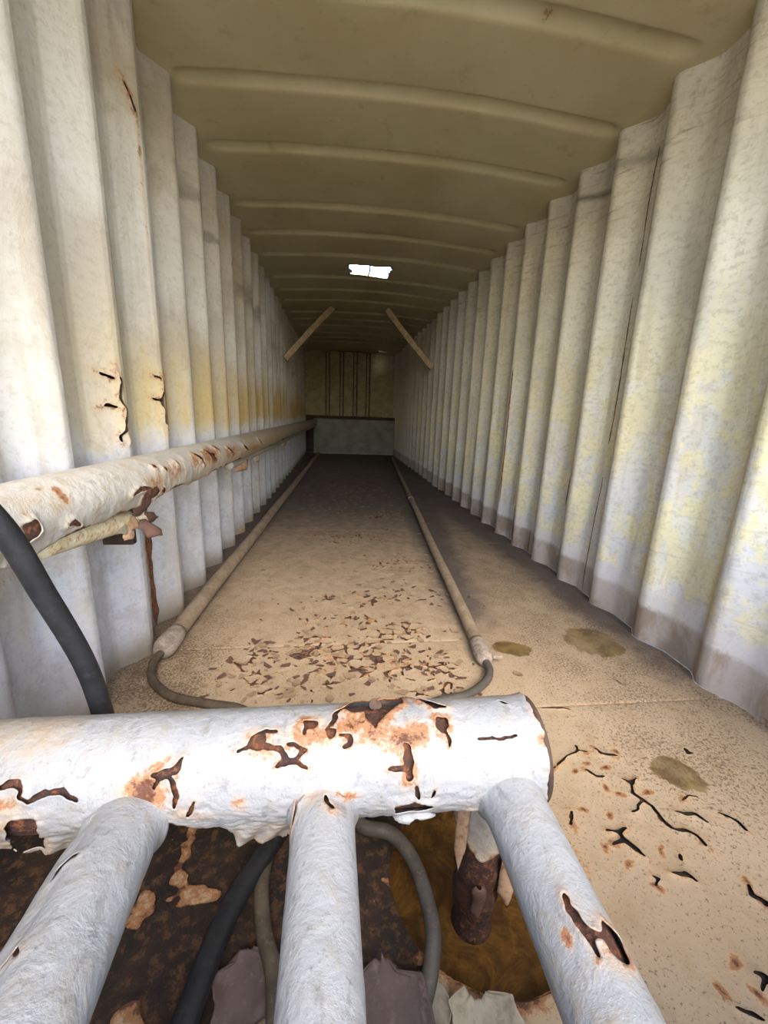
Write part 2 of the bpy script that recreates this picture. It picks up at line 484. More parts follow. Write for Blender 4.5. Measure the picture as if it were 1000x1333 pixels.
WET = [((1.285, 1.70), .145, .15), ((.845, 1.665), .11, .07), ((1.082, .94), .085, .065)]

def patch_density(x, y):
    """where the floor paint is breaking up between the two pipes"""
    d = 0.0
    for cx, cy, rx, ry, a in [(-.12, 1.62, .36, .24, 1.0), (.30, 1.55, .32, .22, .85), (.02, 1.95, .30, .14, .55), (.40, 1.85, .22, .18, .6),
                              (.22, 2.25, .45, .16, .62), (.45, 2.75, .35, .25, .6), (.10, 2.9, .40, .2, .45), (.2, 3.5, .55, .3, .6),
                              (.5, 4.2, .5, .4, .5), (.1, 4.6, .5, .5, .5), (.3, 5.6, .6, .8, .5), (-.2, 3.75, .4, .06, .5),
                              (.95, 2.3, .25, .3, .25), (1.0, 3.2, .3, .4, .25)]:
        d = np.maximum(d, a * np.exp(-((x - cx) / rx) ** 2 - ((y - cy) / ry) ** 2))
    return d

def floor_fields(x, y):
    z = np.zeros(x.shape); rust = np.zeros(x.shape); gone = np.zeros(x.shape, bool)
    wx = x + .012 * (fbm(x * 40, y * 40, 3, 3) - .5); wy = y + .012 * (fbm(x * 40, y * 40, 33, 3) - .5)
    # broken paint between the pipes: plates of paint with open joints, some plates lost
    dens = patch_density(x, y) + .45 * (fbm(x * 4, y * 4, 51, 3) - .5)
    act = sstep(.28, .5, dens)
    f1, f2, cid = worley((wx + .02 * fbm(x * 14, y * 14, 8, 2)) * 17, (wy + .02 * fbm(x * 14, y * 14, 9, 2)) * 17, 21)
    edge = (f2 - f1) / 17
    jn = fbm(x * 22, y * 22, 61, 2)
    open_ = act * sstep(.38, .6, jn)
    gone |= (edge < .0036 * open_ * (.5 + jn)) & (open_ > .3)
    gone |= (cid > .955) & (dens > .62) & (edge > .003)
    z += open_ * (.011 * np.exp(-edge / .009)) * (.1 + .9 * cid * cid)
    rust = np.maximum(rust, open_ * .85 * np.exp(-(edge / .014) ** 2) * sstep(.35, .65, fbm(x * 7, y * 7, 71, 3) + .16 * (y < 2.1)))
    rust = np.maximum(rust, .45 * sstep(.45, .8, dens) * sstep(.45, .65, fbm(x * 16, y * 16, 73, 3)) * (y < 2.3))
    # star cracks on the bare right-hand side
    near = (x > .55) & (x < 1.3) & (y > .35) & (y < 1.35)
    if near.any():
        xs, ys = wx[near], wy[near]
        zz, rr, gg = z[near], rust[near], gone[near]
        for pts, w in zip(FLOOR_CRACKS, CRACK_W):
            d, t = seg_dist(xs, ys, pts)
            hw = .0012 + .0042 * w * np.clip(np.sin(math.pi * np.clip(t, .06, .94)) * 1.2, .3, 1)
            gg |= d < hw
            zz = np.maximum(zz, .007 * w * np.exp(-np.maximum(d - hw, 0) / .010))
            rr = np.maximum(rr, .6 * np.exp(-(d / .018) ** 2) * sstep(.35, .6, fbm(xs * 25, ys * 25, 5, 2)))
        for i, (cx, cy) in enumerate(RUST_SPOTS):
            a = rng.uniform(0, 3.1); dx, dy = xs - cx, ys - cy
            u = dx * math.cos(a) + dy * math.sin(a); v = -dx * math.sin(a) + dy * math.cos(a)
            rr = np.maximum(rr, .95 * np.exp(-(u / .022) ** 2 - (v / .011) ** 2))
        z[near], rust[near], gone[near] = zz, rr, gg
    # rust-eaten area below the frame, also darkened as its shade, and the round well
    dw = np.hypot(x - WELL_C[0], y - WELL_C[1]) - WELL_R
    gone |= dw < -.0065
    z -= .005 * np.exp(-np.maximum(dw, 0) / .018)
    rust = np.maximum(rust, .95 * np.exp(-np.maximum(dw, 0) / .035) * (.5 + fbm(x * 18, y * 18, 6, 3)))
    pit = np.maximum(sstep(.27, .15, x), .9 * sstep(.35, .2, x) * sstep(.52, .60, y)) * sstep(1.02, .86, y + .1 * (fbm(x * 9, y * 9, 4, 3) - .5))
    pn = fbm(x * 11, y * 11, 14, 4)
    gone |= (pit > .5) & (pn > .29 + .15 * sstep(.62, .5, y))
    rust = np.maximum(rust, pit * (.55 + .9 * sstep(.22, .36, pn)) * sstep(.48, .6, y))
    return z, rust, gone

floor = box('floor', (-.97, Y_OPEN, -.10), (-.90, Y_BACK + .1, .02), DARKMETAL, None, .003)
tag(floor, 'flaking tan painted steel floor running to the far end', 'floor', kind='structure')
# substrate under the paint, with the round well cut out of it
def substrate(name, x0, x1, y0, y1, mat):
    xs = np.linspace(x0, x1, 110); ys = np.linspace(y0, y1, 90)
    X, Y = np.meshgrid(xs, ys, indexing='ij')
    d = np.hypot(X - WELL_C[0], Y - WELL_C[1])
    Z = np.full(X.shape, -.0065)
    grid_obj(name, np.stack([X, Y, Z], -1), mat, floor, d[:-1, :-1] > WELL_R + .05, smooth=False)
    Rr, Tt = np.meshgrid(np.linspace(WELL_R, WELL_R + .09, 6), np.linspace(0, 2 * math.pi, 73), indexing='ij')
    grid_obj('well_rim', np.stack([WELL_C[0] + Rr * np.cos(Tt), WELL_C[1] + Rr * np.sin(Tt), np.full(Rr.shape, -.0075)], -1), mat, floor, smooth=False)
substrate('substrate', -.97, 1.72, Y_OPEN, 1.2, RUSTPIT_SHADE)
box('substrate', (-.97, 1.2, -.03), (1.72, Y_BACK + .1, -.0065), PRIMER, floor, 0)

def floor_plate(x0, x1, y0, y1, dx, dys, seams):
    ys = [y0]
    while ys[-1] < y1 - 1e-6:
        ys.append(min(y1, ys[-1] + dys * max(.6, ys[-1] / 1.6)))
    ys = np.array(ys); xs = np.linspace(x0, x1, max(2, int((x1 - x0) / dx) + 1))
    X, Y = np.meshgrid(xs, ys, indexing='ij')
    Z, rust, gone = floor_fields(X, Y)
    Z += .004 * (fbm(X * 2.2, Y * 2.2, 90, 3) - .5)
    e = np.full(X.shape, 9.0)
    if 'y' in seams: e = np.minimum(e, Y - y0)
    if 'Y' in seams: e = np.minimum(e, y1 - Y)
    e = e + .004 * fbm(X * 30, Y * 0, 3, 3)
    Z -= .005 * np.exp(-e / .005)
    seam = np.exp(-e / .012)
    dw = np.hypot(X - WELL_C[0], Y - WELL_C[1])
    snap = (dw < WELL_R + .001) & (dw > WELL_R - .0065)
    k = np.where(snap, (WELL_R + .001 + .004 * fbm(X * 40, Y * 40, 8, 2)) / np.maximum(dw, 1e-6), 1.0)
    X, Y = WELL_C[0] + (X - WELL_C[0]) * k, WELL_C[1] + (Y - WELL_C[1]) * k
    rust = np.maximum(rust, .55 * seam * sstep(.45, .7, fbm(X * 9, Y * 3, 44, 3)))
    dirt_and_falloff = np.clip(.14 + .26 * sstep(1.2, 2.2, Y) + .40 * sstep(2.2, 5.0, Y) + .45 * sstep(.25, 0, np.abs(X - .72 - .085 * (Y - 1.6))) * sstep(1.5, 2.2, Y)  # dust, made heavier with depth to paint in the fading light as well
                   + .55 * sstep(1.2, 1.55, X) * sstep(.9, 1.5, Y) + .3 * sstep(-.55, -.85, X), 0, 1)
    grit = np.clip(.30 + .9 * sstep(-.40, -.62, X) * sstep(2.6, 1.5, Y) + .45 * sstep(.75, 1.1, X) * sstep(.6, 1.0, Y), 0, 1)
    wet = np.zeros(X.shape)
    for (cx, cy), rx, ry in WET:
        a = .35; u = (X - cx) * math.cos(a) - (Y - cy) * math.sin(a); v = (X - cx) * math.sin(a) + (Y - cy) * math.cos(a)
        wet = np.maximum(wet, sstep(1.25, .55, np.hypot(u / rx, v / ry) + .5 * (fbm(X * 26, Y * 26, 41, 4) - .5)))
    g4 = gone[:-1, :-1] | gone[1:, :-1] | gone[1:, 1:] | gone[:-1, 1:]
    gm = (gone[:-1, :-1].astype(int) + gone[1:, :-1] + gone[1:, 1:] + gone[:-1, 1:]) >= 2
    o = grid_obj('floor_plate', np.stack([X, Y, Z], -1), FLOOR, floor, ~gm, dict(rust=rust, dirt_and_falloff=dirt_and_falloff, grit=grit, wet=wet))
    return o
floor_plate(-.95, .70, -.34, 1.264, .0055, .0045, '')
floor_plate(.70, 1.70, -.34, 1.264, .0050, .0045, 'Y')
floor_plate(-.95, .70, 1.264, 1.748, .0055, .0045, 'Y')
floor_plate(-.95, .70, 1.748, 3.705, .0070, .0055, 'yY')
floor_plate(.70, 1.70, 1.264, 3.30, .009, .007, 'yY')
floor_plate(.70, 1.70, 3.30, 6.2, .016, .012, 'yY')
floor_plate(.70, 1.70, 6.2, 11.45, .05, .03, 'yY')
floor_plate(-.95, .70, 3.705, 5.70, .010, .008, 'yY')
floor_plate(-.95, .70, 5.70, 7.7, .014, .012, 'yY')
floor_plate(-.95, .70, 7.7, 11.45, .05, .03, 'yY')

# round well under the frame: wall and rusty water
th = np.linspace(0, 2 * math.pi, 73)
TH, ZW = np.meshgrid(th, np.linspace(-.007, -.16, 8), indexing='ij')
rr = WELL_R + .002 + .004 * (fbm(TH * 6, ZW * 30, 5, 3) - .5)
grid_obj('well_wall', np.stack([WELL_C[0] + rr * np.cos(TH), WELL_C[1] + rr * np.sin(TH), ZW], -1), RUST, floor)
RR, TH2 = np.meshgrid(np.linspace(0.001, WELL_R + .01, 24), th, indexing='ij')
grid_obj('rusty_water', np.stack([WELL_C[0] + RR * np.cos(TH2), WELL_C[1] + RR * np.sin(TH2), np.full(RR.shape, -.062)], -1), WATER, floor)

# ------------------------------------------------------------------ corrugated side walls
def profile(s):
    """depth behind the crest, s metres past a crest"""
    s = np.mod(s, PER)
    return np.interp(s, [0, .012, .03, .085, .105, .24, .262, .355, .372, PER], [.0, .0, .006, .072, .082, .086, .080, .008, .0, .0])

L_CRACKS = [  # y, z polylines on the left wall crests
    [(1.700, 1.215), (1.716, 1.16), (1.705, 1.10), (1.726, 1.05), (1.712, .99), (1.728, .93)], [(1.706, 1.165), (1.66, 1.185), (1.645, 1.19)],
    [(1.71, 1.06), (1.665, 1.075), (1.645, 1.06)], [(1.72, .985), (1.69, .955), (1.70, .935)],
    [(2.105, 1.225), (2.112, 1.15), (2.08, 1.10), (2.106, 1.06), (2.098, 1.0), (2.122, .95)], [(2.095, 1.095), (2.05, 1.115)], [(2.10, 1.2), (2.06, 1.21)],
    [(1.352, 1.125), (1.338, 1.09)], [(2.05, 2.33), (2.075, 2.27), (2.088, 2.225)]]

def corrugated(wall, side, y0, y1, lift, fine):
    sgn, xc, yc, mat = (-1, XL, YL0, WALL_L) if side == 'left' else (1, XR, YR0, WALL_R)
    base = np.array([0, .006, .012, .02, .03, .05, .07, .085, .095, .105, .15, .20, .24, .251, .262, .285, .31, .33, .345, .355, .364, .372])
    ys = []
    k0 = int(math.floor((y0 - yc) / PER)) - 1
    for k in range(k0, k0 + 60):
        ys += list(yc + k * PER + base)
    ys = np.array([v for v in ys if y0 < v < y1]); ys = np.unique(np.concatenate([[y0], ys, [y1]]))
    if fine:
        d = np.diff(ys); n = np.maximum(1, np.ceil(d / .005)).astype(int)
        ys = np.concatenate([np.linspace(ys[i], ys[i + 1], n[i], endpoint=False) for i in range(len(d))] + [[y1]])
    zs = np.linspace(0, 2.66, 560 if fine else (150 if y0 < 3.6 else 60))
    Y, Z = np.meshgrid(ys, zs, indexing='ij')
    D = profile(Y - yc)
    if side == 'right':
        D = D * (.62 + .38 * sstep(0, 1.2, Z)) * (1 + .15 * sstep(2.2, 2.6, Z))
        D = D + .006 * (fbm(Y * 2, Z * 2.0, 77, 3) - .5) + .012 * sstep(2.3, 2.6, Z) * (fbm(Y * 5, Z * 7, 17, 2) - .5)
    else:
        D = D + .005 * (fbm(Y * 2, Z * 1.5, 78, 3) - .5)
    rust = np.zeros(Y.shape); stain = np.zeros(Y.shape); gone = np.zeros(Y.shape, bool)
    e0, e1 = Y - y0, y1 - Y
    rust = np.maximum(rust, (.95 if y0 < 2.3 else .7) * np.exp(-e0 / .006) * sstep(.40, .55, fbm(Z * 2.2, Y * 0 + y0 * 3, 15, 4)))
    rust = np.maximum(rust, .5 * sstep(.16, .0, Z) * sstep(.55, .75, fbm(Y * 9, Z * 4, 25, 3)))
    ph = np.mod(Y - yc, PER)
    if side == 'right':
        for yy, z0, z1, a in [(2.535, 1.75, 2.2, .9), (2.62, .55, .66, .8), (3.26, .05, .35, .7), (3.62, .3, 1.5, .8), (3.05, .0, .22, .7)]:
            rust = np.maximum(rust, a * np.exp(-np.abs(Y - yy) / .007) * sstep(z0 - .05, z0 + .05, Z) * sstep(z1 + .05, z1 - .05, Z))
        for pts, w, a in [([(2.60, 2.42), (2.70, 2.435), (2.80, 2.455), (2.88, 2.47)], .018, .9), ([(2.16, 2.40), (2.26, 2.42), (2.38, 2.45), (2.51, 2.47)], .028, .55)]:
            d, t = seg_dist(Y, Z, pts); stain = np.maximum(stain, a * np.exp(-(d / w) ** 2))
        # dark grime caught in the crease behind every crest
    else:
        warp_y = Y + .006 * (fbm(Y * 50, Z * 50, 2, 2) - .5); warp_z = Z + .010 * (fbm(Y * 50, Z * 50, 12, 2) - .5)
        if fine:
            for i, pts in enumerate(L_CRACKS):
                d, t = seg_dist(warp_y, warp_z, pts)
                hw = .0032 * np.clip(np.sin(math.pi * np.clip(t, .08, .92)) * 1.3, .3, 1) * (.8 if i > 6 else 1)
                gone |= d < hw
                D -= .007 * np.exp(-np.maximum(d - hw, 0) / .010)
                rust = np.maximum(rust, .5 * np.exp(-(d / .03) ** 2))
            # long rusty run below the upper crack, and the rust run below the rail
            rust = np.maximum(rust, .42 * np.exp(-((Y - 2.095) / .013) ** 2) * sstep(1.2, 1.9, Z) * sstep(2.3, 2.2, Z))
        rust = np.maximum(rust, .8 * np.exp(-((Y - 1.97) / .03) ** 2) * sstep(.0, .1, Z) * sstep(.78, .62, Z) * (.5 + fbm(Z * 6, Y, 9, 3)))
        rust = np.maximum(rust, .75 * np.exp(-((Y - 1.14) / .05) ** 2) * sstep(.35, .5, Z) * sstep(.72, .6, Z) * fbm(Y * 30, Z * 8, 19, 3))
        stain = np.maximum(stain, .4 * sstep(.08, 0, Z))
        stain = np.maximum(stain, .55 * sstep(.55, .7, fbm(Y * 7, Z * 11, 29, 3)) * np.exp(-((Z - 2.3 + .08 * (Y - 2)) / .12) ** 2) * sstep(2, 2.4, Y))
    X = xc + sgn * (D - lift)
    gm = (gone[:-1, :-1].astype(int) + gone[1:, :-1] + gone[1:, 1:] + gone[:-1, 1:]) >= 2
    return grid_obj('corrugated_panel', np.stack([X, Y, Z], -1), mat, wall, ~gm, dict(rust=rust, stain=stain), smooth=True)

wall_left = box('wall_left', (-.97, Y_OPEN, 2.5), (-.905, Y_BACK + .1, 2.78), DARKMETAL, None, .003)
tag(wall_left, 'white corrugated steel wall with the handrail', 'wall', kind='structure')
box('rust_backing', (-.93, .9, .2), (-.905, 2.6, 2.45), RUST, wall_left, 0)
wall_right = box('wall_right', (1.665, Y_OPEN, 2.5), (1.72, Y_BACK + .1, 2.78), DARKMETAL, None, .003)
tag(wall_right, 'cream corrugated steel wall with rusty seams', 'wall', kind='structure')
sl = [Y_OPEN, .20, 1.36, 2.265, 3.42] + [3.42 + 1.149 * k for k in range(1, 8)] + [Y_BACK + .05]
for i in range(len(sl) - 1):
    corrugated(wall_left, 'left', sl[i], sl[i + 1] + .008, .0035 * (i % 2), fine=(i == 2))
sr = [Y_OPEN, 1.105, 2.275, 3.43] + [3.43 + 1.149 * k for k in range(1, 8)] + [Y_BACK + .05]
for i in range(len(sr) - 1):
    corrugated(wall_right, 'right', sr[i], sr[i + 1] + .008, .0035 * (i % 2), fine=False)

def rust_seam(wall, side, y, z0, z1, w, seed, mat):
    """ragged open weld seam: a narrow rusty strip standing just proud of the sheet"""
    sgn, xc, yc = (-1, XL, YL0) if side == 'left' else (1, XR, YR0)
    zs = np.linspace(z0, z1, max(6, int((z1 - z0) / .015)))
    wd = w * (.25 + 1.3 * fbm(zs * 14, zs * 0, seed, 3)) * np.clip(np.minimum(zs - z0, z1 - zs) / .06 + .15, 0, 1)
    y_m = y + .006 * (fbm(zs * 6, zs * 0, seed + 1, 2) - .5)
    rows = []
    for k in (-1, -.3, .3, 1):
        yy = y_m + k * wd
        D = profile(yy - yc)
        if side == 'right':
            D = D * (.62 + .38 * sstep(0, 1.2, zs)) * (1 + .15 * sstep(2.2, 2.6, zs)) + .006 * (fbm(yy * 2, zs * 2.0, 77, 3) - .5) + .012 * sstep(2.3, 2.6, zs) * (fbm(yy * 5, zs * 7, 17, 2) - .5)
        else:
            D = D + .005 * (fbm(yy * 2, zs * 1.5, 78, 3) - .5)
        rows.append(np.stack([xc + sgn * (D - .0045 - .002 * (abs(k) < .5)), yy, zs], -1))
    grid_obj('rust_seam', np.array(rows), mat, wall)
SEAM = m_primer('seam_rust', srgb(120, 74, 44), srgb(70, 44, 32), srgb(150, 100, 62), .85, 30)
for y, z0, z1, w, sd in [(2.283, .02, .75, .0035, 1), (2.287, .95, 1.75, .006, 2), (2.28, 1.9, 2.45, .0035, 3), (2.545, 1.72, 2.2, .004, 4), (2.62, .50, .68, .006, 5), (3.27, .03, .36, .006, 6), (3.62, .35, 1.5, .006, 7), (3.05, .0, .20, .006, 8), (4.4, .0, .2, .008, 9)]:
    rust_seam(wall_right, 'right', y, z0, z1, w, sd, SEAM)
rust_seam(wall_left, 'left', 1.975, .0, .74, .020, 11, SEAM)
rust_seam(wall_left, 'left', 2.112, .97, 1.24, .004, 12, SEAM)

# ------------------------------------------------------------------ ceiling
HOLES = [[(.15, 5.02), (.20, 4.995), (.40, 5.03), (.585, 5.0), (.61, 5.08), (.57, 5.2), (.595, 5.37), (.45, 5.36), (.30, 5.33), (.17, 5.335), (.185, 5.2), (.14, 5.12)],
         [(1.06, 11.02), (1.30, 11.05), (1.28, 11.09), (1.08, 11.06)]]
GROOVES = []
for k in range(-2, 5):
    GROOVES += [2.03 + 1.745 * k, 2.54 + 1.745 * k, 3.06 + 1.745 * k]
Y_ROOF = -.2
JOINTS = [Y_ROOF] + [1.70 + 1.745 * k for k in range(-1, 6)] + [Y_BACK + .1]
JOINTS = sorted(j for j in JOINTS)
ceiling = box('ceiling', (-.97, Y_ROOF - .06, Z_CEIL - .02), (1.72, Y_ROOF + .01, Z_CEIL + .2), DARKMETAL, None, .004)
tag(ceiling, 'olive cream roof sheets with pressed cross ribs', 'ceiling', kind='structure')
def roof(y0, y1, lift):
    ys = np.linspace(y0, y1, max(2, int((y1 - y0) / (.007 if y0 < 6 else .012))))
    xs = np.linspace(-.97, 1.72, 140)
    X, Y = np.meshgrid(xs, ys, indexing='ij')
    u = (X - .366) / 1.2
    Z = Z_CEIL + .055 * np.clip(1 - u * u, 0, 1)
    endf = sstep(-.80, -.69, X) * sstep(1.54, 1.43, X)
    for g in GROOVES:
        d = Y - (g - .040)
        Z += .052 * endf * np.interp(d, [-.052, -.044, -.012, .004, .014, .060, .078], [0, .05, .92, 1, .93, .08, 0])
    Z += .012 * (fbm(X * 1.3, Y * 1.3, 7, 3) - .5)
    e = np.minimum(np.abs(Y - y0), np.abs(y1 - .06 - Y))
    Z = Z + lift
    rust = .5 * np.exp(-e / .008) * sstep(.5, .7, fbm(X * 4, Y * 2, 31, 3))
    rust = np.maximum(rust, .5 * np.exp(-((X - .86) / .05) ** 2 - ((Y - 2.02) / .03) ** 2))
    gone = np.zeros(X.shape, bool)
    for h in HOLES:
        jx = X + .02 * (fbm(X * 20, Y * 20, 3, 2) - .5); jy = Y + .02 * (fbm(X * 20, Y * 20, 13, 2) - .5)
        ins = in_poly(jx, jy, h)
        gone |= ins
        dd, _ = seg_dist(X, Y, h + [h[0]])
        rust = np.maximum(rust, .8 * np.exp(-dd / .04))
        Z = Z - .02 * np.exp(-dd / .03) * fbm(X * 12, Y * 12, 23, 2)
    gm = (gone[:-1, :-1].astype(int) + gone[1:, :-1] + gone[1:, 1:] + gone[:-1, 1:]) >= 2
    return grid_obj('roof_sheet', np.stack([X, Y, Z], -1), CEIL, ceiling, ~gm, dict(rust=rust))
for i in range(len(JOINTS) - 1):
    if JOINTS[i + 1] - JOINTS[i] > .05:
        roof(JOINTS[i], JOINTS[i + 1] + .06, .0015 * (i % 2))
sweep('hole_bar', [(.36, 4.97, 2.69), (.375, 5.2, 2.685), (.37, 5.40, 2.69)], .008, DARKMETAL, ceiling, 8)

# ------------------------------------------------------------------ back wall
wall_back = box('wall_back', (-.97, Y_BACK + .02, 0), (1.72, Y_BACK + .08, 2.78), DARKMETAL, None, 0)
tag(wall_back, 'dim cream end wall above a grey bulkhead', 'wall', kind='structure')
bx_ = [-.90, -.235, .14, .50, .845, 1.66]
for i in range(5):
    x0, x1 = bx_[i], bx_[i + 1]
    a, b = x0 + (.055 if i else 0), x1 - (.055 if i < 4 else 0)
    box('end_panel', (a, Y_BACK - .06, 1.0), (b, Y_BACK + .02, 2.66), BACKUP, wall_back, .02)
    if i:
        box('batten', (x0 - .032, Y_BACK - .035, 1.0), (x0 + .032, Y_BACK + .02, 2.66), BACKUP, wall_back, .01)
box('ledge', (-.80, 11.12, .925), (1.62, Y_BACK, 1.005), DARKMETAL, wall_back, .008)
box('bulkhead', (-.60, 11.2, 0), (1.62, Y_BACK, .93), BACKLOW, wall_back, .01)
box('weld_strip', (-.58, 11.185, .0), (1.60, 11.2, .03), PIPECAP, wall_back, .004)

# ------------------------------------------------------------------ low bulkhead at the open end, below the camera
wall_front = box('wall_front', (-.97, -.24, -.10), (1.72, -.14, .72), BACKLOW, None, .01)
tag(wall_front, 'low grey bulkhead closing the near end below the opening', 'wall', kind='structure')

# ------------------------------------------------------------------ peeling pipes
def frame_of(d):
    d = np.array(d, float); d /= np.linalg.norm(d)
    a = np.array([0, 0, 1.0]) - d * d[2]; a /= np.linalg.norm(a)
    return d, a, np.cross(d, a)

def wrap(a):
    return (np.asarray(a, float) + 180) % 360 - 180

def pipe_coat(name, parent, p0, d, r, ss, nth, mat, cracks=(), peels=(), blobs=(), extra=None, thick=.0016, lip=.006, seed=1):
    """paint skin of a pipe: ss positions along it; angles in degrees from the top, +90 towards b; cracks [(pts, width factor, rust)]"""
    d, a, b = frame_of(d); p0 = np.array(p0, float)
    th = np.linspace(-180, 180, nth)
    S, T = np.meshgrid(np.asarray(ss, float), th, indexing='ij')
    A = T * R2D * r
    disp = .0016 * (fbm(S * 55, A * 55, seed, 3) - .5) + .004 * (fbm(S * 9, A * 9, seed + 3, 3) - .5)
    rust = np.zeros(S.shape); dirt_and_falloff = np.zeros(S.shape); gone = np.zeros(S.shape, bool)
    wS = S + .007 * (fbm(S * 90, A * 90, seed + 5, 3) - .5); wA = A + .007 * (fbm(S * 90, A * 90, seed + 8, 3) - .5)
    for pts, w, ru in cracks:
        q = [(s, float(wrap(t)) * R2D * r) for s, t in pts]
        dd, t = seg_dist(wS, wA, q)
        hw = .0008 + .0030 * w * np.clip(np.sin(math.pi * np.clip(t, .08, .92)) * 1.3, .3, 1)
        gone |= dd < hw
        disp = np.maximum(disp, lip * min(w, 1.4) * .8 * np.exp(-np.maximum(dd - hw, 0) / .009))
        rust = np.maximum(rust, ru * np.exp(-(dd / .013) ** 2))
    for poly, ru in peels:
        q = [(s, float(wrap(t)) * R2D * r) for s, t in poly]
        ins = in_poly(wS, wA, q)
        dd, _ = seg_dist(wS, wA, q + [q[0]])
        gone |= ins
        disp = np.maximum(disp, lip * np.exp(-dd / .010) * (.4 + 1.0 * fbm(S * 30, A * 30, seed + 2, 2)))
        rust = np.maximum(rust, ru * np.exp(-(dd / .018) ** 2))
    for (s, t, rs, ra, am) in blobs:
        rust = np.maximum(rust, am * np.exp(-((S - s) / rs) ** 2 - ((A - float(wrap(t)) * R2D * r) / ra) ** 2))
    rad = r + disp
    ctx = dict(S=S, T=T, A=A, rad=rad, rust=rust, dirt_and_falloff=dirt_and_falloff, gone=gone, shift=np.zeros(S.shape + (3,)))
    if extra: extra(ctx)
    tr = ctx['T'] * R2D
    P = p0 + S[..., None] * d + ctx['rad'][..., None] * (np.cos(tr)[..., None] * a + np.sin(tr)[..., None] * b) + ctx['shift']
    g = ctx['gone']
    gm = (g[:-1, :-1].astype(int) + g[1:, :-1] + g[1:, 1:] + g[:-1, 1:]) >= 2
    return grid_obj(name, P, mat, parent, ~gm, dict(rust=ctx['rust'], dirt_and_falloff=ctx['dirt_and_falloff']), thick=thick)

def pipe_core(name, parent, p0, d, r, s0, s1, mat, sides=40):
    d, a, b = frame_of(d); p0 = np.array(p0, float)
    return sweep(name, [p0 + d * s0, p0 + d * (s0 * .67 + s1 * .33), p0 + d * (s0 * .33 + s1 * .67), p0 + d * s1], r, mat, parent, sides)

# ---- the frame in the foreground
frame = empty('pipe_frame', (.31, .665, 0))
tag(frame, 'thick white peeling pipe frame with three bars in the foreground', 'pipe frame')
B0, BD, BR = (0, .64, .441), (1, -.027, .019), .091
S_END = .366
beam_cracks = [
    ([(-.287, 52), (-.268, 51), (-.253, 49), (-.245, 39)], 1.5, .5), ([(-.261, 53), (-.252, 59), (-.248, 71), (-.250, 83)], 1.0, .4), ([(-.275, 54), (-.284, 63)], .7, .5),
    ([(-.220, 76), (-.231, 94)], .6, .4), ([(-.516, 54), (-.5, 52), (-.488, 52), (-.48, 58), (-.482, 64)], 1.0, .35),
    ([(-.481, 63), (-.468, 67), (-.452, 62), (-.42, 59), (-.412, 64), (-.396, 68)], 1.0, .1),
    ([(-.16, 35), (-.14, 31), (-.133, 21), (-.115, 17), (-.095, 17)], .8, .5),
    ([(-.14, 31), (-.126, 34), (-.112, 31), (-.099, 34), (-.086, 35), (-.082, 40), (-.073, 47), (-.061, 48), (-.049, 52), (-.038, 54)], .9, .45),
    ([(-.073, 47), (-.094, 49)], .7, .5), ([(-.061, 47), (-.05, 39), (-.042, 38)], .7, .5), ([(-.077, 31), (-.066, 32), (-.049, 37)], .5, .55),
    ([(-.053, 7), (-.042, 14), (-.026, 8)], .8, .5), ([(-.047, 15), (-.049, 23)], .5, .5), ([(-.013, 18), (.002, 9), (.004, -1), (.016, -10)], 1.0, .5),
    ([(.011, 24), (.029, 26), (.031, 33), (.017, 37)], .8, .55), ([(.093, 58), (.122, 58), (.137, 54)], .7, .5), ([(.141, 75), (.147, 93)], .7, .3),
    ([(.171, 81), (.166, 91)], .5, .3), ([(.2, 27), (.203, 41)], .5, .5), ([(-.039, 77), (-.051, 89)], .9, .5), ([(-.014, 77), (.009, 79), (.023, 87)], 1.2, .5),
    ([(.255, 35), (.30, 36), (.33, 34)], .25, .1), ([(.315, 348), (.33, 356)], .8, .2)]
beam_peels = [
    ([(.014, 352), (.062, 318), (.131, 318), (.131, 344), (.092, 6), (.074, 19), (.057, 8), (.058, 358), (.032, 359)], .7),
    ([(.136, 318), (.188, 348), (.214, 358), (.188, 360), (.171, 349)], .45), ([(.187, 11), (.204, 12), (.207, 22), (.195, 29), (.183, 23)], .6),
    ([(.121, 35), (.137, 39), (.134, 54), (.136, 68), (.125, 70), (.122, 57)], .6), ([(.105, 97), (.136, 94), (.171, 101), (.169, 106), (.108, 110)], .25),
    ([(.238, 120), (.252, 121), (.252, 129), (.240, 129)], .4), ([(-.141, 23), (-.13, 19), (-.114, 20), (-.113, 32), (-.129, 34), (-.138, 32)], .55),
    ([(-.054, 7), (-.026, 8), (-.029, 15), (-.045, 17)], .6), ([(-.011, 17), (.004, 19), (.003, 28), (-.009, 28)], .6),
    ([(-.497, 84), (-.457, 84), (-.470, 140), (-.525, 140)], .3)]
beam_blobs = [(-.297, 68, .036, .034, 1.1), (-.283, 45, .02, .012, .7), (-.27, 38, .012, .010, .6), (.12, 34, .05, .030, .9), (.15, 27, .035, .03, .85), (.135, 62, .02, .03, .65), (.07, 24, .04, .03, .8),
              (.03, 15, .05, .03, .75), (-.04, 22, .05, .03, .7), (-.11, 36, .035, .02, .6), (-.005, 38, .02, .02, .4), (.03, 30, .03, .03, .5), (.37, 40, .014, .016, .8), (.37, 15, .01, .03, .5),
              (-.15, 84, .016, .02, .55), (-.24, 90, .025, .02, .5), (-.21, 96, .03, .015, .45), (.29, 122, .015, .01, .5), (-.50, 70, .03, .02, .6), (.03, 82, .02, .008, .8), (-.50, 90, .03, .03, .5)]
